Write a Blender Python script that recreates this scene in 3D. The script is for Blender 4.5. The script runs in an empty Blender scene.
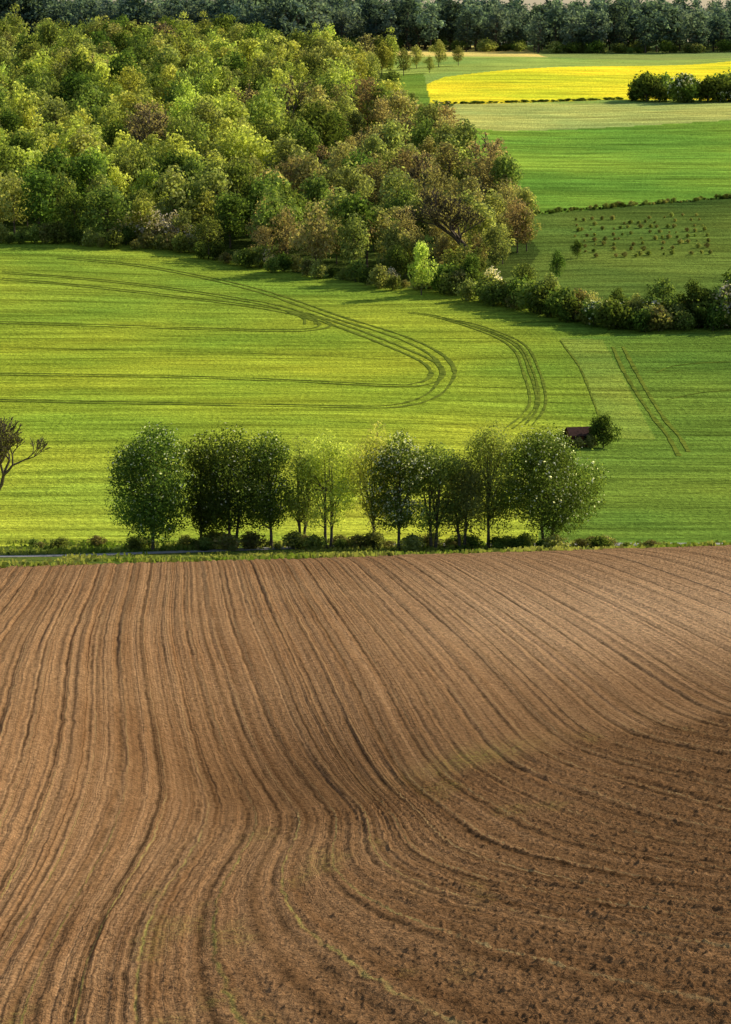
import bpy, math, numpy as np
from mathutils import Vector
R=np.random.RandomState(7)
scene=bpy.context.scene
PITCH=10.4
# ------------------------------------------------------------ numpy helpers
_t=np.random.RandomState(3).rand(256,256)
def vn(x,y,s=0):
    x=x+s*17.3; y=y+s*9.7
    xi=np.floor(x).astype(int); yi=np.floor(y).astype(int)
    fx=x-xi; fy=y-yi; fx=fx*fx*(3-2*fx); fy=fy*fy*(3-2*fy)
    a=_t[xi%256,yi%256]; b=_t[(xi+1)%256,yi%256]; c=_t[xi%256,(yi+1)%256]; d=_t[(xi+1)%256,(yi+1)%256]
    return (a*(1-fx)+b*fx)*(1-fy)+(c*(1-fx)+d*fx)*fy
def fbm(x,y,o=4,s=0):
    r=0; a=.5; 
    for i in range(o):
        r=r+a*vn(x*2**i,y*2**i,s+i); a*=.5
    return r/(1-.5**o)
# ------------------------------------------------------------ terrain
prof=np.array([(0,-12),(200,-42),(240,-49.5),(255,-52),(270,-54.6),(285,-57),(300,-59.1),(320,-61),(345,-62),(380,-62),(430,-61.6),(480,-60.7),(580,-57.3),(680,-50.8),(820,-41.7),(980,-33.2),(1100,-29),(1250,-29.5),(1400,-30),(1600,-34),(2200,-70),(4000,-150),(9000,-300)])
yy=np.arange(0,9000.); zz=np.interp(yy,prof[:,0],prof[:,1])
k=np.ones(13)/13
zs=np.convolve(np.pad(zz,12,mode='edge'),np.convolve(k,k),'valid')
def sst(a,b,v):
    t=np.clip((v-a)/(b-a),0,1); return t*t*(3-2*t)
def terr(x,y):
    x=np.asarray(x,float); y=np.asarray(y,float)
    zn=-31.6-0.19*(y-85)+0.1*x
    xc=np.clip(x,-60,60)
    zf=-51.2+.031*xc+(y-255)*(-.046+.00204*xc)
    d=zn-zf; kk=.9
    f=np.maximum(zn,zf)+kk*np.log1p(np.exp(-np.abs(d)/kk))-0.3
    f=f-2.4*np.exp(-((x+8)/8)**2-((y-180)/22)**2)
    p=np.interp(y,yy,zs)
    p=p+8*np.exp(-((x+70)/60)**2-((y-850)/150)**2)
    p=p+sst(320,380,y)*2.4*(vn(x*.016,y*.013,4)-.5)
    w=sst(250,282,y)
    return f*(1-w)+p*w
def tz(x,y): return float(terr(x,y))
def pip(x,y,poly):
    ins=np.zeros(x.shape,bool); n=len(poly)
    for i in range(n):
        x1,y1=poly[i]; x2,y2=poly[(i+1)%n]
        if y1==y2: continue
        c=((y1>y)!=(y2>y))&(x<(x2-x1)*(y-y1)/(y2-y1)+x1)
        ins^=c
    return ins
def mk(name,co,quads,mats,col=None,mi=None,attrs=None,smooth=False,link=True):
    me=bpy.data.meshes.new(name)
    co=np.asarray(co,np.float32); quads=np.asarray(quads,np.int32)
    me.vertices.add(len(co)); me.vertices.foreach_set('co',co.ravel())
    me.loops.add(quads.size); me.loops.foreach_set('vertex_index',quads.ravel())
    me.polygons.add(len(quads)); me.polygons.foreach_set('loop_start',np.arange(0,quads.size,4,dtype=np.int32))
    if mi is not None: me.polygons.foreach_set('material_index',np.asarray(mi,np.int32))
    if smooth: me.polygons.foreach_set('use_smooth',np.ones(len(quads),bool))
    for m in mats: me.materials.append(m)
    if col is not None:
        a=me.color_attributes.new('Col','FLOAT_COLOR','POINT')
        c=np.ones((len(co),4),np.float32); c[:,:3]=col; a.data.foreach_set('color',c.ravel())
    for n,v in (attrs or {}).items():
        a=me.attributes.new(n,'FLOAT','POINT'); a.data.foreach_set('value',np.asarray(v,np.float32))
    me.update(calc_edges=True); me.validate()
    if not link: return me
    o=bpy.data.objects.new(name,me); scene.collection.objects.link(o); return o
def gridq(nr,nc):
    i=np.arange(nr-1)[:,None]*nc+np.arange(nc-1)[None,:]
    return np.stack([i,i+1,i+nc+1,i+nc],-1).reshape(-1,4)
# ------------------------------------------------------------ materials
class NT:
    def __init__(s,name):
        s.m=bpy.data.materials.new(name); s.m.use_nodes=True; s.t=s.m.node_tree; s.t.nodes.clear()
        s.out=s.n('ShaderNodeOutputMaterial')
    def n(s,ty,**k):
        x=s.t.nodes.new(ty)
        for a,b in k.items(): setattr(x,a,b)
        return x
    def l(s,a,b): s.t.links.new(a,b)
    def put(s,sock,v):
        if isinstance(v,bpy.types.NodeSocket): s.l(v,sock)
        else: sock.default_value=v
    def math(s,op,a,b=0.,c=0.,clamp=False):
        x=s.n('ShaderNodeMath',operation=op,use_clamp=clamp); s.put(x.inputs[0],a); s.put(x.inputs[1],b); s.put(x.inputs[2],c); return x.outputs[0]
    def mix(s,f,a,b,bt='MIX'):
        x=s.n('ShaderNodeMix',data_type='RGBA',blend_type=bt); s.put(x.inputs[0],f); s.put(x.inputs[6],a); s.put(x.inputs[7],b); return x.outputs[2]
    def attr(s,n): return s.n('ShaderNodeAttribute',attribute_name=n)
    def noise(s,scale,vec=None,detail=2.,rough=.5,dim='3D',w=None):
        x=s.n('ShaderNodeTexNoise',noise_dimensions=dim); x.inputs['Scale'].default_value=scale; x.inputs['Detail'].default_value=detail; x.inputs['Roughness'].default_value=rough
        if vec is not None: s.l(vec,x.inputs['Vector'])
        if w is not None: s.l(w,x.inputs['W'])
        return x.outputs['Fac']
    def ramp(s,f,st):
        x=s.n('ShaderNodeMapRange'); s.put(x.inputs[0],f)
        for i,v in enumerate(st): x.inputs[i+1].default_value=v
        return x.outputs[0]
def C(r,g,b): return (r,g,b,1)
def soil_mat():
    s=NT('ploughed_soil'); geo=s.n('ShaderNodeNewGeometry'); pos=geo.outputs['Position']
    u=s.attr('row').outputs['Fac']; moist_shade=s.attr('moist_shade').outputs['Fac']; weed=s.attr('weed').outputs['Fac']; dry_lit=s.attr('dry_lit').outputs['Fac']; lg=s.attr('lineg').outputs['Fac']; nearl=s.attr('nearl').outputs['Fac']
    wob=s.noise(.35,pos,2)
    uw=s.math('ADD',u,s.math('MULTIPLY',s.math('SUBTRACT',wob,.5),.25))
    n0=s.noise(.45,dim='1D',w=uw,detail=1)
    n1=s.noise(1.6,dim='1D',w=uw,detail=4,rough=.75)
    n2=s.noise(7.0,dim='1D',w=uw,detail=2,rough=.7)
    clod=s.noise(3.2,pos,4,.7); clod2=s.noise(15,pos,1,.6); patch=s.noise(.06,pos,3,.6)
    fr=s.math('FRACT',s.math('DIVIDE',uw,1.55))
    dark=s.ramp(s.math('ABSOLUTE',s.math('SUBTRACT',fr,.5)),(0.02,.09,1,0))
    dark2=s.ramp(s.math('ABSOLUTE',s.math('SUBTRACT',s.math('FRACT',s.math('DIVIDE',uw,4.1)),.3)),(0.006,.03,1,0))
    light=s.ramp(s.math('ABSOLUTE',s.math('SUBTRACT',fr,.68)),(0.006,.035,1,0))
    brk=s.ramp(s.noise(.15,pos,3,.7),(.4,.6,0.1,1))
    brk2=s.ramp(s.noise(.3,pos,3,.75),(.38,.62,0.1,1))
    base=s.mix(s.ramp(n1,(.3,.7,0,1)),C(.32,.158,.062),C(.62,.36,.17))
    base=s.mix(s.ramp(n2,(.3,.7,0,.6)),base,C(.35,.175,.07))
    base=s.mix(s.ramp(n0,(.35,.65,0,.35)),base,C(.28,.14,.056))
    base=s.mix(s.ramp(patch,(.35,.65,0,.45)),base,C(.55,.32,.145))
    base=s.mix(s.math('MULTIPLY',dry_lit,.6),base,C(.80,.50,.26))  # pale dry soil, carrying the painted sunlit look of the shoulder
    base=s.mix(s.math('MULTIPLY',moist_shade,.82),base,s.mix(s.ramp(n1,(.3,.7,0,1)),C(.125,.06,.023),C(.27,.14,.058)))  # darker soil: damp near slope and painted shade of the hollow
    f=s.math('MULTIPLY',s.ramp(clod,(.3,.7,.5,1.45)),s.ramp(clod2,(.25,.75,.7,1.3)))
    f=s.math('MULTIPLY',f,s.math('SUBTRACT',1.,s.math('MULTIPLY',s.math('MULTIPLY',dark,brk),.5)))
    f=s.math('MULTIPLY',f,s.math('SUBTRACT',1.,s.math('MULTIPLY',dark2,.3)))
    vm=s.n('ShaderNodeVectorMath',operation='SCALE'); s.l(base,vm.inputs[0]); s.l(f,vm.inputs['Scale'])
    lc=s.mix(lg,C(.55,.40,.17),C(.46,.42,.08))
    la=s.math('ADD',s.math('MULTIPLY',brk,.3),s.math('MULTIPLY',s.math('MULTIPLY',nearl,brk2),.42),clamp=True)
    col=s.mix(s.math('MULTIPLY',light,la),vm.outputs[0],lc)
    col=s.mix(s.math('MULTIPLY',s.math('MULTIPLY',weed,s.ramp(clod,(.47,.56,0,1))),.6),col,C(.28,.28,.05))
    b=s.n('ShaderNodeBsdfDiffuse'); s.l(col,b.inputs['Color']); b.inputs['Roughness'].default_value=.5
    h=s.math('ADD',s.math('MULTIPLY',n2,.10),s.math('ADD',s.math('MULTIPLY',clod,.28),s.math('MULTIPLY',clod2,.07)))
    h=s.math('SUBTRACT',h,s.math('MULTIPLY',dark,.05))
    bp=s.n('ShaderNodeBump'); bp.inputs['Strength'].default_value=.9; bp.inputs['Distance'].default_value=1.; s.l(h,bp.inputs['Height']); s.l(bp.outputs[0],b.inputs['Normal'])
    s.l(b.outputs[0],s.out.inputs[0]); return s.m
def green_mat():
    s=NT('crop_and_grass'); geo=s.n('ShaderNodeNewGeometry'); pos=geo.outputs['Position']
    col=s.attr('Col').outputs['Color']
    def mp(sc,rot=0):
        m=s.n('ShaderNodeMapping'); m.inputs['Scale'].default_value=sc; m.inputs['Rotation'].default_value=(0,0,rot); s.l(pos,m.inputs['Vector']); return m.outputs[0]
    st=s.noise(1.,mp((.025,.30,.03),.05),3,.65)
    st2=s.noise(1.,mp((.10,1.0,.1),-.03),2,.65)
    gr=s.noise(1.3,pos,3,.75); pt=s.noise(.018,pos,3,.6)
    f=s.math('MULTIPLY',s.ramp(st,(.3,.7,.6,1.4)),s.ramp(st2,(.3,.7,.72,1.28)))
    f=s.math('MULTIPLY',f,s.ramp(gr,(.25,.75,.55,1.45)))
    vm=s.n('ShaderNodeVectorMath',operation='SCALE'); s.l(col,vm.inputs[0]); s.l(f,vm.inputs['Scale'])
    c2=s.mix(1.,vm.outputs[0],s.mix(s.ramp(pt,(.35,.65,0,1)),C(.74,.86,.9),C(1.28,1.1,1.)),'MULTIPLY')
    b=s.n('ShaderNodeBsdfDiffuse'); s.l(c2,b.inputs['Color'])
    bp=s.n('ShaderNodeBump'); bp.inputs['Strength'].default_value=.7; bp.inputs['Distance'].default_value=.7
    s.l(s.math('ADD',gr,s.math('MULTIPLY',st2,.7)),bp.inputs['Height']); s.l(bp.outputs[0],b.inputs['Normal'])
    s.l(b.outputs[0],s.out.inputs[0]); return s.m
def leaf_mat():
    s=NT('leaves'); col=s.attr('Col').outputs['Color']; oi=s.n('ShaderNodeObjectInfo').outputs['Random']
    hs=s.n('ShaderNodeHueSaturation'); s.l(col,hs.inputs['Color']); s.l(s.ramp(oi,(0,1,.475,.52)),hs.inputs['Hue'])
    s.l(s.ramp(s.math('FRACT',s.math('MULTIPLY',oi,7.31)),(0,1,.7,1.4)),hs.inputs['Value'])
    d=s.n('ShaderNodeBsdfDiffuse'); t=s.n('ShaderNodeBsdfTranslucent'); s.l(hs.outputs[0],d.inputs[0])
    tc=s.mix(1.,hs.outputs[0],C(1.6,1.6,.8),'MULTIPLY'); s.l(tc,t.inputs[0])
    m=s.n('ShaderNodeMixShader'); m.inputs[0].default_value=.5; s.l(d.outputs[0],m.inputs[1]); s.l(t.outputs[0],m.inputs[2]); s.l(m.outputs[0],s.out.inputs[0]); return s.m
def plain(name,c1,c2,sc=3.):
    s=NT(name); pos=s.n('ShaderNodeNewGeometry').outputs['Position']; n=s.noise(sc,pos,2,.65)
    b=s.n('ShaderNodeBsdfDiffuse'); s.l(s.mix(s.ramp(n,(.35,.65,0,1)),C(*c1),C(*c2)),b.inputs['Color'])
    s.l(b.outputs[0],s.out.inputs[0]); return s.m
SOIL=soil_mat(); GREEN=green_mat(); LEAF=leaf_mat()
BARK=plain('bark',(.08,.065,.045),(.17,.13,.095),5)
TRACK=plain('wheel_track',(.075,.105,.015),(.20,.24,.03),.8)
ASPH=plain('asphalt',(.30,.28,.25),(.38,.36,.32),1)
WOOD=plain('stained_boards',(.12,.04,.02),(.2,.075,.035),4)
ROOF=plain('felt_roof',(.05,.03,.025),(.09,.05,.04),4)
GLASS=plain('dark_pane',(.02,.02,.02),(.03,.03,.03),4)
# ------------------------------------------------------------ ploughed field
def astn(dense,n,wide,m):
    a=np.linspace(-dense,dense,n); b=np.linspace(dense,wide,m)[1:]
    return np.concatenate([-b[::-1],a,b])
A=astn(.15,1000,.4,90)
Y=np.concatenate([np.linspace(40,60,40)[:-1],np.geomspace(60,264,850)])
nr,nc=len(Y),len(A)
YY=np.repeat(Y[:,None],nc,1); XX=A[None,:]*YY
ru=np.array([-140,-60,-25,-18,-6.6,-2,3,7.4,13.6,20.6,30,60,140]); rr=np.array([0,.03,.055,.06,.105,.145,.195,.26,.35,.46,.6,.9,1.2])
US=np.linspace(-140,140,1200); RS=np.interp(US,ru,rr)
WS=sst(-17,-9,US); WB=np.exp(-((US+14)/6)**2)
U=np.zeros_like(XX)
for i,y in enumerate(Y):
    t=255-y
    xs=US+RS*t+WS*.006*max(0,t-115)**2+3.4*WB*math.exp(-((t-98)/32)**2)+0.5*np.sin(t*.05+US*.13)*sst(0,60,t)
    xs=np.maximum.accumulate(xs)
    U[i]=np.interp(XX[i],xs,US)
ZZ=terr(XX,YY)
xc=np.clip(XX,-60,60)
dd=(-31.6-0.19*(YY-85)+0.1*XX)-(-51.2+.031*xc+(YY-255)*(-.046+.00204*xc))
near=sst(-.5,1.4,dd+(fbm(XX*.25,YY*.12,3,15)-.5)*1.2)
moist_shade=near*sst(-19,3,XX+(120-YY)*.1+(fbm(XX*.12,YY*.08,3,5)-.5)*14)*(.68+.32*sst(-2,10,XX+(110-YY)*.2))
hollow_shade=.8*np.exp(-((XX+7-(YY-170)*-.08)/10)**2-((YY-174)/24)**2)*(.5+.9*fbm(XX*.1,YY*.06,3,12))+.55*np.exp(-((dd+1.2)/2.4)**2)*sst(-14,3,XX)  # shade of the dip and the crease, put into the soil colour
moist_shade=np.clip(moist_shade+hollow_shade,0,1)  # damp near slope plus painted hollow shade
dry_lit=sst(-4,14,XX)*np.exp(-((YY-232)/24)**2)*(.4+fbm(XX*.1,YY*.05,3,2))  # dry right shoulder, its sunlit brightness put into the soil colour
weed=np.exp(-((dd-.1)/.6)**2-((XX-7)/4)**2)*.8+.45*sst(.68,.82,fbm(XX*.3,YY*.1,3,9))*near
weed=np.clip(weed,0,1)
lineg=(1-sst(125,170,YY))*(1-sst(-4,6,XX))*.8
nearl=np.clip(near+(1-sst(135,165,YY)),0,1)*(1-.7*sst(2,12,XX))
rough=.22+.78*moist_shade*near
cl=(fbm(XX*2.2,YY*1.6,4,2)-.5)*.20*rough
cl2=np.maximum(fbm(XX*5,YY*3.6,2,4)-.55,0)*.34*rough
wob=(fbm(XX*.4,YY*.4,2,6)-.5)*.2
Uw=U+wob
rp=(vn(Uw*3.3,YY*.03,1)-.5)*.13+(vn(Uw*8,YY*.05,2)-.5)*.08
ZZ=ZZ+cl+cl2+rp*(1-.1*moist_shade*near)
fr=(Uw/1.55)%1
ZZ=ZZ-.05*np.exp(-((fr-.5)/.07)**2)*(1-.3*moist_shade)*(.3+vn(Uw*.6,YY*.02,5))
co=np.stack([XX,YY,ZZ],-1).reshape(-1,3)
mk('ploughed_field',co,gridq(nr,nc),[SOIL],attrs={'row':U.ravel(),'moist_shade':moist_shade.ravel(),'weed':weed.ravel(),'dry_lit':dry_lit.ravel(),'lineg':lineg.ravel(),'nearl':nearl.ravel()},smooth=True)
# ------------------------------------------------------------ ground sheet
A=astn(.15,560,.8,60)
Y=np.concatenate([np.linspace(15,250,40)[:-1],np.arange(250,320,.8),np.arange(320,620,1.2),np.arange(620,1300,2.5),np.geomspace(1300,8800,70)])
nr,nc=len(Y),len(A); YY=np.repeat(Y[:,None],nc,1); XX=A[None,:]*YY
ZZ=terr(XX,YY)-.6*(1-sst(261,263.5,YY))
X=XX.ravel(); Yf=YY.ravel()
wx=X+(fbm(X*.05,Yf*.05,2,1)-.5)*3; wy=Yf+(fbm(X*.05,Yf*.05,2,8)-.5)*4
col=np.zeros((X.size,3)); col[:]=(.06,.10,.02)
def paint(mask,c,a=1.): col[mask]=np.array(c)*a+col[mask]*(1-a)
main=(Yf>300)&(Yf<640); col[main]=(.32,.39,.034)
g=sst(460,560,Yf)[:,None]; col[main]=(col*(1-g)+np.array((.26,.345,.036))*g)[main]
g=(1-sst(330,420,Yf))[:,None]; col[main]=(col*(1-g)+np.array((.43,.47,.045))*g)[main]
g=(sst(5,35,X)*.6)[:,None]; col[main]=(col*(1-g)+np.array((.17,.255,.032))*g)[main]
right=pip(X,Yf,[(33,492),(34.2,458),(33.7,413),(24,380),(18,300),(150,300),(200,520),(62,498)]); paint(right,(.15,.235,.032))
paint(pip(X,Yf,[(33,492),(34.2,458),(33.7,413),(31,395),(40,395),(40.4,455),(40.2,490)]),(.24,.31,.045))
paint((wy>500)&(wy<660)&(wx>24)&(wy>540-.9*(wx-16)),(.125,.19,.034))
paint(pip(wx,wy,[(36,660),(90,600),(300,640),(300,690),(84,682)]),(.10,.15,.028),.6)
paint(pip(X,Yf,[(14,835),(38,822),(105,842),(400,860),(400,690),(84,681),(39,653),(33,733)]),(.22,.37,.045))
paint(pip(X,Yf,[(33,733),(39,653),(84,681),(400,690),(400,730),(84,725)]),(.165,.29,.035),.6)
paint(pip(X,Yf,[(20,862),(28,899),(32,900),(76,918),(114,914),(400,950),(400,858),(105,841),(38,821),(16,836)]),(.46,.50,.13))
paint((X>5)&(Yf>900)&(Yf<1120),(.33,.44,.09))
paint(pip(X,Yf,[(15,945),(26.5,990),(68,1035),(133,1085),(400,1200),(400,945),(114,912),(76,914),(32,898),(19,900)]),(.92,.80,.04))
paint((X>12)&(X<75)&(Yf>1120)&(Yf<1400),(.74,.62,.18))
paint((X>70)&(Yf>1110)&(Yf<1400),(.25,.33,.09))
paint((X<-55)&(Yf>1120)&(Yf<1400),(.18,.30,.22))
paint(Yf>1400,(.03,.05,.03))
wood=[(-400,612),(-150,612),(-40,608),(-20,585),(-8,572),(6,555),(20,548),(32,575),(36,600),(34,645),(27,735),(12,800),(-8,860),(0,930),(12,1010),(-30,1080),(-100,1060),(-200,1080),(-400,1080)]
clear=pip(X,Yf,[(12,800),(-8,860),(0,930),(12,1010),(20,1010),(20,900),(24,760)]); paint(clear,(.19,.30,.04))
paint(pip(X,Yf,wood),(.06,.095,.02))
paint((wy>262)&(wy<304),(.13,.165,.03))
paint((Yf<258),(.33,.16,.07))
co=np.stack([XX,YY,ZZ],-1).reshape(-1,3)
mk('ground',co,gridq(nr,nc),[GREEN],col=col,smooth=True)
# ------------------------------------------------------------ wheel tracks
def catmull(pts,step=1.2):
    pts=np.array(pts,float); p=np.vstack([2*pts[0]-pts[1],pts,2*pts[-1]-pts[-2]]); out=[]
    for i in range(1,len(p)-2):
        n=max(2,int(np.linalg.norm(p[i+1]-p[i])/step)); t=np.linspace(0,1,n,endpoint=False)[:,None]
        a,b,c,d=p[i-1],p[i],p[i+1],p[i+2]
        out.append(.5*((2*b)+(-a+c)*t+(2*a-5*b+4*c-d)*t**2+(-a+3*b-3*c+d)*t**3))
    out.append(pts[-1][None]); return np.vstack(out)
def ribbon(pts,w,off=.07,jit=.0,side=0.):
    c=catmull(pts); t=np.gradient(c,axis=0); t/=np.linalg.norm(t,axis=1)[:,None]+1e-9
    n=np.stack([-t[:,1],t[:,0]],1); ww=w*(1+jit*(fbm(np.arange(len(c))*.3+side,c[:,0]*0+w,3)-.5)*2)[:,None]
    rows=[]
    for q in (-.5,0,.5):
        p=c+n*(ww*q+side); rows.append(np.stack([p[:,0],p[:,1],terr(p[:,0],p[:,1])+off],1))
    co=np.stack(rows,1).reshape(-1,3); return co,gridq(len(c),3)
T={'T1':[(-70.3,557.5),(-54.3,551.0),(-38.5,543.0),(-23.1,533.0),(-13.7,523.0),(-8.4,513.5),(-7.1,506.5),(-9.7,501.5),(-16,500.5),(-32.3,503.0),(-64.2,507.5),(-90,510)],
'T1b':[(-71.5,567.0),(-41.2,554.0),(-19.5,535.5),(-10.8,518.5),(-9.6,508)],
'T2':[(-62.0,588.5),(-41.0,578.5),(-20.1,551.5),(-4.6,516.0),(5.9,493.0),(11.4,474.5),(13.1,456.0),(11.8,440.0),(9.6,428.0),(5.7,419),(0,415.5),(-16.7,416.5),(-38.8,420.5),(-53.8,423.5),(-90,428)],
'T2b':[(-11.8,523.0),(-3.6,504.5),(5.7,480.0),(10.3,464),(11.2,450.0),(8.5,441.0),(2.2,439),(-25.8,447),(-57.5,452),(-90,456)],
'T3':[(-90,484),(-61.5,482),(-36,478),(-10.8,473),(5.8,467)],
'T4':[(8,522),(13.4,515),(21.5,496),(25,480),(25.4,458),(25,428),(23,413),(20,400)],
'T4b':[(14,514),(20.1,504),(26.1,485),(27,458),(26.6,433),(25.4,418),(23,404)],
'T5':[(33,489),(34.2,458),(33.7,413)],
'T6':[(41.3,482),(40.9,453),(41.4,418),(41.9,398),(41.6,380)],
'T6b':[(43,482),(42.8,448),(43,413),(43.5,398),(43.3,384)],
'T7':[(46,455),(50,462),(60,466),(90,470)],'T9':[(45,430),(52,437),(64,440),(90,442)]}
allc=[];allq=[];o=0
for n,p in T.items():
    if n in('T1','T1b','T2','T2b'): ss=[(.65,-1.),(.65,1.)]
    elif n in('T6','T6b'): ss=[(.55,0)]
    elif n in('T4','T4b'): ss=[(.4,-.5),(.4,.5)]
    else: ss=[(.3,0)]
    for w,sd in ss:
        c,q=ribbon(p,w,jit=.9,side=sd); allc.append(c); allq.append(q+o); o+=len(c)
mk('tractor_tramlines',np.vstack(allc),np.vstack(allq),[TRACK])
c,q=ribbon([(-140,284),(-90,287),(-60,287.5),(-42,286.5),(-30,289),(-10,300),(10,305),(60,305)],3.2,.05); mk('country_road',c,q,[ASPH])
# ------------------------------------------------------------ trees
def tube(pts,rad,n=5):
    pts=np.array(pts,float); m=len(pts); vs=[]
    for i in range(m):
        d=pts[min(i+1,m-1)]-pts[max(i-1,0)]; d/=np.linalg.norm(d)+1e-9
        a=np.cross(d,[0.3,1,0.1]); a/=np.linalg.norm(a)+1e-9; b=np.cross(d,a)
        th=np.arange(n)*2*math.pi/n
        vs.append(pts[i]+rad[i]*(np.cos(th)[:,None]*a+np.sin(th)[:,None]*b))
    q=[]
    for i in range(m-1):
        for j in range(n): q.append((i*n+j,i*n+(j+1)%n,(i+1)*n+(j+1)%n,(i+1)*n+j))
    return np.vstack(vs),np.array(q)
class Acc:
    def __init__(s): s.v=[];s.q=[];s.c=[];s.m=[];s.n=0
    def add(s,v,q,c,m):
        s.v.append(v); s.q.append(q+s.n); s.n+=len(v); s.c.append(np.broadcast_to(np.asarray(c),(len(v),3))); s.m.append(np.full(len(q),m))
    def mesh(s,name,link=False): return mk(name,np.vstack(s.v),np.vstack(s.q),[BARK,LEAF],col=np.vstack(s.c),mi=np.concatenate(s.m),link=link)
def leaves(acc,rg,cen,out,size,cols,elong=1.3,nj=.5):
    n=len(cen); nm=out+rg.normal(0,nj,(n,3)); nm/=np.linalg.norm(nm,axis=1)[:,None]+1e-9
    a=np.cross(nm,rg.normal(0,1,(n,3))); a/=np.linalg.norm(a,axis=1)[:,None]+1e-9; b=np.cross(nm,a)
    s=size*rg.uniform(.55,1.3,(n,1))*.5
    v=np.stack([cen-a*s*elong,cen-b*s*.8+nm*s*.2,cen+a*s*elong,cen+b*s*.8+nm*s*.2],1).reshape(-1,3)
    q=np.arange(4*n).reshape(n,4)
    acc.add(v,q,np.repeat(cols,4,0),1)
def treemesh(name,seed,H,Wd,leaf,nl,base,base2,crown0=.18,lobes=16,lr=.3,blossom=0.,blc=(.75,.75,.6),stems=1,top=1.0,trunk=.18,core=.55,oval=1.):
    rg=np.random.RandomState(seed); acc=Acc(); z0=H*crown0; rx=Wd/2; hz=(H-z0)/2; cz=z0+hz
    L=[]
    for i in range(lobes):
        d=rg.normal(0,1,3); d/=np.linalg.norm(d); r=rg.uniform(.5,.85)
        zf=d[2]*r
        wf=1.0-.35*max(0,zf)*top
        rad=lr*rx*1.24*rg.uniform(.6,1.15)
        zc=cz+zf*hz; zc=min(zc,H-rad*.9); zc=max(zc,z0+rad*.5)
        L.append((np.array([d[0]*r*rx*wf,d[1]*r*rx*wf,zc]),rad,rg.uniform(.7,1.25)))
    L.append((np.array([rg.normal(0,.1)*rx,0,H-lr*rx*.9]),lr*rx*1.0,1.0))
    for f in (-.45,0,.45): L.append((np.array([0,0,cz+f*hz]),rx*core*(1-.15*abs(f)),.8))
    wts=np.array([l[1]**2 for l in L]); wts/=wts.sum()
    for (c,rad,br),w in zip(L,wts):
        n=int(nl*w)
        d=rg.normal(0,1,(n,3)); d/=np.linalg.norm(d,axis=1)[:,None]
        lump=1+.28*np.sin(d[:,0]*5+c[0]*3)*np.sin(d[:,1]*5+c[1])*np.sin(d[:,2]*5+c[2])
        rr_=rad*lump*(rg.uniform(.3,1.0,n)**.45)*(1+.13*rg.normal(0,1,n))
        p=c+d*rr_[:,None]
        ok=p[:,2]>z0*.7; p=p[ok]; d=d[ok]
        t=rg.rand(len(p),1); cols=(np.array(base)*(1-t)+np.array(base2)*t)*br*rg.uniform(.75,1.25,(len(p),1))
        if blossom>0:
            bm=(rg.rand(len(p))<blossom*(.3+1.4*(d[:,2]>0)))&(rr_[ok]>rad*.7); cols[bm]=np.array(blc)*rg.uniform(.7,1.1,(bm.sum(),1))
        leaves(acc,rg,p,d,leaf,cols)
    for s_ in range(stems):
        ox=(s_-(stems-1)/2)*Wd*.12; bend=rg.normal(0,.02*H,2)
        tp=[(ox*.5,0,-.5),(ox*.8,0,H*.12),(ox+bend[0],bend[1],H*.4),(ox*1.3+bend[0]*1.5,bend[1],H*.72)]
        v,q=tube(tp,[trunk*1.4,trunk,trunk*.7,trunk*.2],6); acc.add(v,q,(.1,.1,.1),0)
        for (c,rad,br) in L[s_::stems]:
            f=rg.uniform(.15,.55); st=np.array([ox+bend[0]*f,bend[1]*f,H*f]) 
            if c[2]<st[2]: st[2]=max(c[2]*.7,.5)
            mid=(st+c)/2+rg.normal(0,.04*H,3)*.5
            v,q=tube([st,mid,c],[trunk*.45,trunk*.28,trunk*.08],4); acc.add(v,q,(.1,.1,.1),0)
    return acc.mesh(name)
def baretree(name,seed,H,Wd,leafcol,depth=6,buds=1,bud=.25,trunk=.25,tw=.03,l0=.2):
    rg=np.random.RandomState(seed); acc=Acc(); tips=[]
    def rec(p,d,l,r,k_):
        q_=p+d*l*.5+rg.normal(0,.04,3)*l; e=p+d*l
        r2=max(r*.68,tw)
        v,q=tube([p,q_,e],[r,(r+r2)/2,r2],4 if k_>2 else 3); acc.add(v,q,(.1,.1,.1),0)
        if k_<=2: tips.append(e); tips.append(q_)
        if k_==0: return
        for i in range(3 if k_ in(depth,depth-1,3) else 2+(rg.rand()<.4)):
            nd=d+rg.normal(0,.40,3)*np.array([Wd/H*1.4,Wd/H*1.4,.5])+np.array([0,0,.22]); nd/=np.linalg.norm(nd)
            rec(e,nd,l*rg.uniform(.66,.9),r2,k_-1)
    rec(np.array([0,0,-.4]),np.array([0,0,1.]),H*l0,trunk,depth)
    zmax=max(v[:,2].max() for v in acc.v); f=H/zmax
    acc.v=[v*f for v in acc.v]
    tp=np.array(tips)*f; n=len(tp)*buds
    p=tp[rg.randint(0,len(tp),n)]+rg.normal(0,.3,(n,3))
    if n: leaves(acc,rg,p,rg.normal(0,1,(n,3)),bud,np.array(leafcol)*rg.uniform(.6,1.4,(n,1)))
    return acc.mesh(name)
def place(name,me,x,y,s=1.,rot=None,parent=None,dz=0,sx=1.):
    o=bpy.data.objects.new(name,me); scene.collection.objects.link(o)
    o.location=(x,y,tz(x,y)+dz); o.scale=(s*sx,s*sx,s); o.rotation_euler=(0,0,R.uniform(0,6.28) if rot is None else rot)
    if parent: o.parent=parent
    return o
def empty(n):
    e=bpy.data.objects.new(n,None); scene.collection.objects.link(e); return e
DK=(.075,.12,.024); DK2=(.15,.205,.045); LY=(.33,.38,.07); LY2=(.53,.55,.15); OL=(.22,.25,.07); OL2=(.37,.37,.13)
BR=(.26,.205,.09); BR2=(.39,.32,.15)
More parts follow.
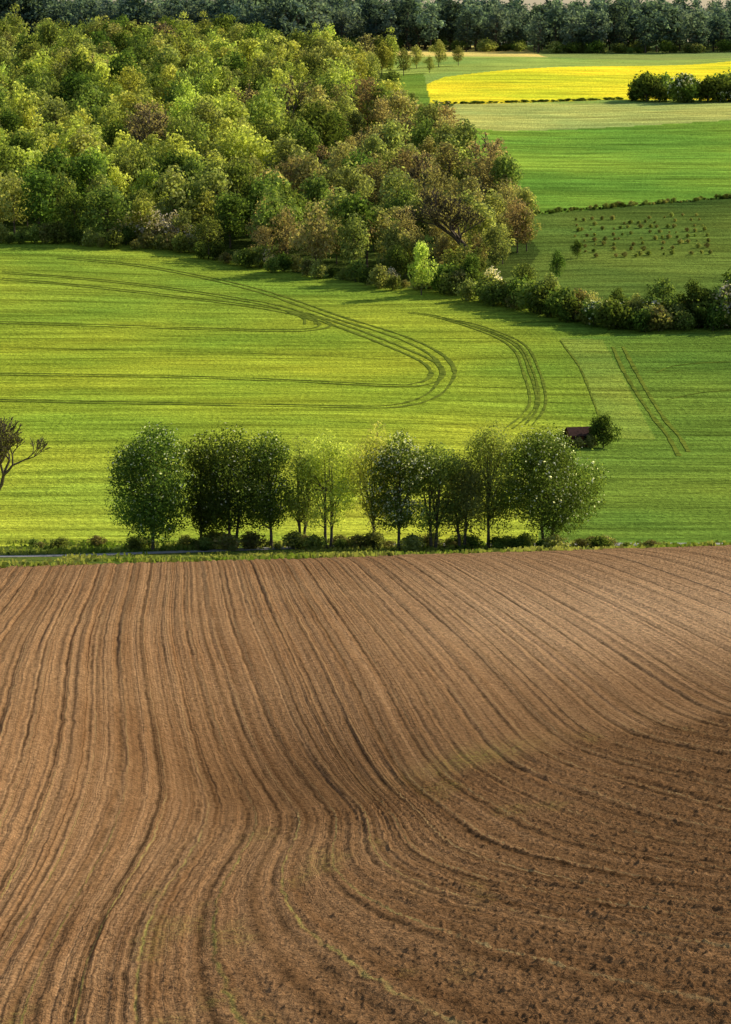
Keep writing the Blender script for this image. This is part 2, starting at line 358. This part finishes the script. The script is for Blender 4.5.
row=[(152,425,98,DK,DK2,.05,1,23000),(199,432,60,DK,DK2,.02,1,11000),(232,426,72,DK,DK2,.04,2,15000),(270,432,60,DK2,DK,.05,1,12000),(301,436,42,LY,OL2,0,2,5000),(328,430,62,LY,LY2,0,2,9500),
(374,420,48,LY,OL2,.0,1,7000),(399,430,60,DK2,DK,.20,1,12000),(434,440,56,OL,DK2,.01,2,9000),(463,455,58,OL,OL2,0,2,8000),(490,421,62,OL2,LY,.0,1,10000),(550,430,102,DK,DK2,.06,2,32000)]
for i,(px,top,w,b1,b2,bl,st,nl) in enumerate(row):
    x=(px-365.5)/9.6; y=300+R.uniform(-2,2); H=(549-top)/9.6+.3
    big=w>80
    me=treemesh('roadside_tree_mesh',100+i,H,w/9.6*(1.02 if big else 1.1),.20,nl,b1,b2,crown0=.05 if big else .09,lobes=36 if big else 26,lr=.34 if big else .40,blossom=bl,stems=st,trunk=.16,core=.66,top=.7)
    place('roadside_tree',me,x,y,1.,rot=0)
shr=[treemesh('shrub_mesh',200+i,3.,3.6,.32,1000,*c,crown0=.0,lobes=9,lr=.42,trunk=.05,blossom=b) for i,(c,b) in enumerate([((DK,DK2),0),((DK2,OL),0),((OL,OL2),.0),((BR,OL),0),((DK2,DK),.25)])]
e=empty('undergrowth')
for i in range(60):
    x=R.uniform(-27,27); place('shrub',shr[R.randint(0,4)],x,300+R.uniform(-4,3),R.uniform(.15,.6),parent=e,sx=1.5)
for i in range(26):
    x=R.uniform(24,60) if i%2 else R.uniform(-60,-24); place('shrub',shr[R.randint(1,4)],x,301+R.uniform(-3,3),R.uniform(.12,.4),parent=e,sx=1.6)
# grass verge
rg=np.random.RandomState(5); n=42000; x=rg.uniform(-60,60,n); y=rg.uniform(262,308,n)
road=np.interp(x,[-140,-60,-42,-30,-10,10,60],[284,287.5,286.5,289,300,305,305]); ok=(np.abs(y-road)>2.2)|(x>-20)
ok&=~((x<-30)&(y<road)&(y>270))
dens=fbm(x*.2,y*.2,3,3); ok&=(rg.rand(n)<dens*2.2-.7); x=x[ok];y=y[ok];n=len(x)
h=rg.uniform(.12,.5,n)*(.3+dens[ok]); z=terr(x,y); a=rg.uniform(0,6.28,n); w=rg.uniform(.1,.28,n); le=rg.normal(0,.25,(n,2))*h[:,None]
bx=np.cos(a)*w; by=np.sin(a)*w
v=np.stack([np.stack([x-bx,y-by,z-.05],1),np.stack([x+bx,y+by,z-.05],1),np.stack([x+bx*.5+le[:,0],y+by*.5+le[:,1],z+h],1),np.stack([x-bx*.6+le[:,0],y-by*.6+le[:,1],z+h*.9],1)],1).reshape(-1,3)
t=np.clip(rg.rand(n,1)*.5+fbm(x*.1,y*.1,2,7)[:,None]*1.2-.4,0,1); c=(np.array((.10,.14,.02))*(1-t)+np.array((.30,.27,.09))*t)
mk('verge_grass',v,np.arange(4*n).reshape(n,4),[LEAF],col=np.repeat(c,4,0))
# ---- woodland
var={}
def V(k_,*a,**kw): var.setdefault(k_,[]).append(treemesh('wood_tree_mesh',*a,**kw))
for i in range(3):
    V('lime',300+i,12,9,.52,1900,LY,LY2,crown0=.1,lobes=16,lr=.34,trunk=.14)
    V('green',310+i,12,9.5,.52,1900,DK2,OL,crown0=.1,lobes=16,lr=.34,trunk=.16)
    V('dark',320+i,13,9.5,.55,2000,DK,DK2,crown0=.1,lobes=16,lr=.36,trunk=.18)
    V('olive',330+i,12,8.5,.5,1600,OL,OL2,crown0=.12,lobes=16,lr=.32,trunk=.16)
    V('brown',340+i,12,8.5,.42,1500,BR,BR2,crown0=.1,lobes=16,lr=.32,trunk=.16)
    V('bolive',350+i,11,8,.45,1500,BR2,OL2,crown0=.1,lobes=16,lr=.32,trunk=.16)
V('blossom',360,8,8,.45,1500,OL,OL2,crown0=.05,lobes=12,lr=.38,trunk=.1,blossom=.6,blc=(.75,.66,.58))
V('poplar',370,15,5,.5,1300,LY,OL2,crown0=.08,lobes=16,lr=.5,trunk=.14)
var['bare']=[baretree('bare_mesh',i,12,11,BR2,depth=5,buds=2,bud=.4,tw=.05) for i in (3,4)]
wd=empty('woodland'); n=0
rg=np.random.RandomState(11)
yv=552.
while yv<1085:
    sp=7.6+(yv-560)*.007
    for xv in np.arange(-.17*yv,40,sp):
        x=xv+rg.uniform(-.5,.5)*sp; y=yv+rg.uniform(-.5,.5)*sp
        if not pip(np.array([x]),np.array([y]),wood)[0]: continue
        nz=float(fbm(np.array([x*.03]),np.array([y*.02]),2,4)[0]); nz2=float(vn(np.array([x*.05]),np.array([y*.04]),8)[0])
        cen=(x>-26+(y-560)*.05) and y<790
        if cen: kk=rg.choice(['brown','bolive','olive','green','bare','dark'],p=[.16,.26,.26,.15,.11,.06])
        elif y<640: kk=rg.choice(['green','dark','olive','lime','bare'],p=[.36,.26,.18,.17,.03])
        else: kk=rg.choice(['lime','green','olive','dark','bare','poplar'],p=[.42,.20,.20,.07,.04,.07]) if nz>.42 else rg.choice(['lime','green','olive','dark','poplar'],p=[.28,.32,.24,.11,.05])
        if x<-120*y/900 and y>900: kk='brown'
        ms=var[kk]; s=rg.uniform(.42,1.12)+.42*nz2
        if y<575: s*=.75
        place('woodland_tree',ms[rg.randint(len(ms))],x,y,s,rg.uniform(0,6.28),wd,sx=rg.uniform(.85,1.2)); n+=1
    yv+=sp*.95
for x in np.arange(-110,24,2.4):
    yb=np.interp(x,[-150,-40,-20,-8,6,20,32],[612,608,585,572,555,548,560])
    place('edge_shrub',shr[rg.randint(0,4)],x,yb+rg.uniform(-6,2),rg.uniform(.4,1.5),parent=wd)
for x,y,s in [(-48,610,.9),(-44,608,1.0),(-40,610,.9),(-36,608,.6),(-52,610,.6),(-20,585,.5),(5,558,.45)]: place('blossom_shrub',var['blossom'][0],x,y,s,parent=wd)
place('bare_tree',baretree('bare_tree_mesh',21,15,16,BR,depth=7,buds=1,bud=.3,trunk=.4,tw=.05),20.5,572,1.15)
place('bare_tree',baretree('bare_tree_mesh',41,10.8,9,OL,depth=7,buds=1,bud=.14,trunk=.25,tw=.028,l0=.16),-43.6,338,1.)
place('lime_green_tree',var['lime'][0],10.5,544,.85,sx=.8)
place('round_tree',treemesh('round_tree_mesh',71,10,8.5,.5,2200,DK2,OL,crown0=.28,lobes=12,lr=.4,trunk=.2),8.4,893)
place('round_tree',treemesh('round_tree_mesh',72,12,9,.5,2000,OL,OL2,crown0=.2,lobes=12,lr=.36,trunk=.2),2,935)
for x,y,s in [(26,1042,.8),(33,1045,.6),(18,1035,.7),(14,870,.5),(13,1000,.8),(22,1010,.5),(3,880,.4),(16,840,.45)]: place('field_tree',var['olive'][rg.randint(3)],x,y,s)
hd=empty('hedgerow')
for i in range(105):
    t=i/104; x=15+t*62; yb=np.interp(x,[15,22,38,48,63,80],[545,531,505,497,500,503])
    s=rg.uniform(.7,1.9)*(1+.45*sst(.66,.8,t))
    k_=rg.choice([0,1,2,3,4],p=[.44,.26,.14,.10,.06])
    place('hedge_shrub',shr[k_],x+rg.uniform(-1,1),yb+rg.uniform(-1,9),s,parent=hd)
for x,y,s,kk in [(33,520,.6,'olive'),(40,508,.5,'bolive'),(44,506,.5,'dark'),(52,505,.72,'green'),(57,503,.65,'dark'),(63,502,1.0,'blossom'),(67,508,1.0,'dark'),(24,545,.6,'blossom'),(29,530,.65,'green'),(20,545,.6,'dark'),(47,503,.5,'olive'),(37,560,.45,'dark'),(43,590,.3,'dark')]:
    place('hedge_tree',var[kk][0],x,y,s,parent=hd)
sc=empty('scrub')
for r_ in range(8):
    for j in range(15):
        x=43+j*2.0+rg.normal(0,.35)+r_*.5; y=590+r_*7.5+rg.normal(0,.8)+j*.5
        if rg.rand()<.25: continue
        place('scrub_bush',shr[3 if rg.rand()<.3 else rg.randint(1,3)],x,y,rg.uniform(.14,.36),parent=sc,sx=1.1)
for i in range(70):
    x=36+i*.75; y=np.interp(x,[36,84],[652,679])+rg.uniform(-1.5,1.5); place('scrub_bush',shr[rg.randint(0,3)],x,y,rg.uniform(.1,.4),parent=sc,sx=1.4)
th=empty('thicket')
for i in range(50):
    x=rg.uniform(80,140); y=905+rg.uniform(-6,10)+abs(x-100)*.1; place('thicket_bush',shr[rg.choice([0,0,1,4])],x,y,rg.uniform(1.2,3.0)*(1 if x>84 else .6),parent=th)
for i in range(70):
    x=22+i*.85+rg.uniform(-.6,.6); place('thicket_bush',shr[0],x,899+max(0,x-32)*.35,rg.uniform(.06,.3),parent=th,sx=2.6)
place('green_bush',treemesh('green_bush_mesh',82,4.6,4.4,.27,3000,DK,DK2,crown0=0,lobes=10,lr=.42,trunk=.07),32.0,386)
# field hut
hut=empty('field_hut'); hx,hy=28.8,388.; hut.location=(hx,hy,tz(hx,hy)); hut.rotation_euler=(0,0,.25)
def part(name,v,f,mat):
    me=bpy.data.meshes.new(name); me.from_pydata(v,[],f); me.materials.append(mat); o=bpy.data.objects.new(name,me); scene.collection.objects.link(o); o.parent=hut; return o
def box(name,x0,x1,y0,y1,z0,z1,mat):
    v=[(x,y,z) for z in(z0,z1) for y in(y0,y1) for x in(x0,x1)]
    part(name,v,[(0,2,3,1),(4,5,7,6),(0,1,5,4),(2,6,7,3),(0,4,6,2),(1,3,7,5)],mat)
w2,d2,h2=1.5,1.3,1.7
part('walls',[(-w2,-d2,-.3),(w2,-d2,-.3),(w2,d2,-.3),(-w2,d2,-.3),(-w2,-d2,h2),(w2,-d2,h2),(w2,d2,h2),(-w2,d2,h2),(-w2,0,h2+.7),(w2,0,h2+.7)],
 [(0,1,5,4),(1,2,6,9,5),(2,3,7,6),(3,0,4,8,7)],WOOD)
for sgn,nm in((-1,'roof_front'),(1,'roof_back')):
    y1=sgn*(d2+.35); z1=h2-.17; 
    v=[(-w2-.25,0,h2+.8),(w2+.25,0,h2+.8),(w2+.25,y1,z1),(-w2-.25,y1,z1)]; v+= [(a,b,c-.08) for a,b,c in v]
    part(nm,v,[(0,1,2,3),(7,6,5,4),(0,4,5,1),(1,5,6,2),(2,6,7,3),(3,7,4,0)],ROOF)
box('door',-1.1,-.3,-d2-.05,-d2-.004,0,1.55,ROOF); box('window',.3,1.1,-d2-.04,-d2-.004,.8,1.35,GLASS)
hb=empty('hut_bushes')
for i in range(8):
    a=i*.8; place('hut_bush',shr[[3,0,3,1,3,0,3,2][i]],hx+2.2*math.cos(a)-.3,hy+1.9*math.sin(a)-.7,.28+.1*(i%4),parent=hb)
# distant forest
FD=(.085,.125,.10); FD2=(.12,.17,.125); FB=(.14,.19,.165); FB2=(.20,.245,.20)  # distance haze put into the leaf colours: paler and bluer
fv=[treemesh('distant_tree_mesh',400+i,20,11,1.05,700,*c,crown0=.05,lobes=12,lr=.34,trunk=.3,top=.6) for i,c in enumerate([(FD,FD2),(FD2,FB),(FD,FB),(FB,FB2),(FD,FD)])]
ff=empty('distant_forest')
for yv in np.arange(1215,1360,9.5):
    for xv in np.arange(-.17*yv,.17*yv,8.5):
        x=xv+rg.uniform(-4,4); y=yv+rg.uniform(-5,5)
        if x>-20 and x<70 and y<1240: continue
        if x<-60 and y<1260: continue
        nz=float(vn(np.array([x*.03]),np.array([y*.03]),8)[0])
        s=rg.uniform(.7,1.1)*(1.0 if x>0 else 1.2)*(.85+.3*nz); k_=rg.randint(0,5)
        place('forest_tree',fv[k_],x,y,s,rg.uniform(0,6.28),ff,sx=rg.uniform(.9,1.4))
for i in range(120):
    x=rg.uniform(-210,210); y=1212+rg.uniform(-6,6)+(30 if -20<x<70 else 0)+(45 if x<-60 else 0); place('forest_edge_shrub',shr[rg.randint(0,3)],x,y,rg.uniform(.8,1.8),parent=ff,sx=1.4)
# ------------------------------------------------------------ light, sky, camera
az,el=math.radians(58),math.radians(31)
S=Vector((math.sin(az)*math.cos(el),math.cos(az)*math.cos(el),math.sin(el)))
ld=bpy.data.lights.new('sun','SUN'); ld.energy=5; ld.angle=math.radians(.6); ld.color=(1,.93,.78)
lo=bpy.data.objects.new('sun',ld); scene.collection.objects.link(lo); lo.rotation_euler=S.to_track_quat('Z','Y').to_euler()
w=bpy.data.worlds.new('World'); scene.world=w; w.use_nodes=True; nt=w.node_tree; bg=nt.nodes['Background']; sk=nt.nodes.new('ShaderNodeTexSky'); sk.sky_type='NISHITA'; sk.sun_disc=False; sk.sun_elevation=el; sk.sun_rotation=az
nt.links.new(sk.outputs[0],bg.inputs[0]); bg.inputs[1].default_value=.13
cam=bpy.data.cameras.new('camera'); co=bpy.data.objects.new('camera',cam); scene.collection.objects.link(co); scene.camera=co
cam.sensor_fit='VERTICAL'; cam.clip_end=20000; cam.clip_start=.5
cam.sensor_height=24; cam.lens=12/math.tan(math.radians(10))
co.location=(0,0,0); co.rotation_euler=(math.radians(90-PITCH),0,0)
scene.view_settings.view_transform='Standard'; scene.view_settings.look='None'; scene.view_settings.exposure=0
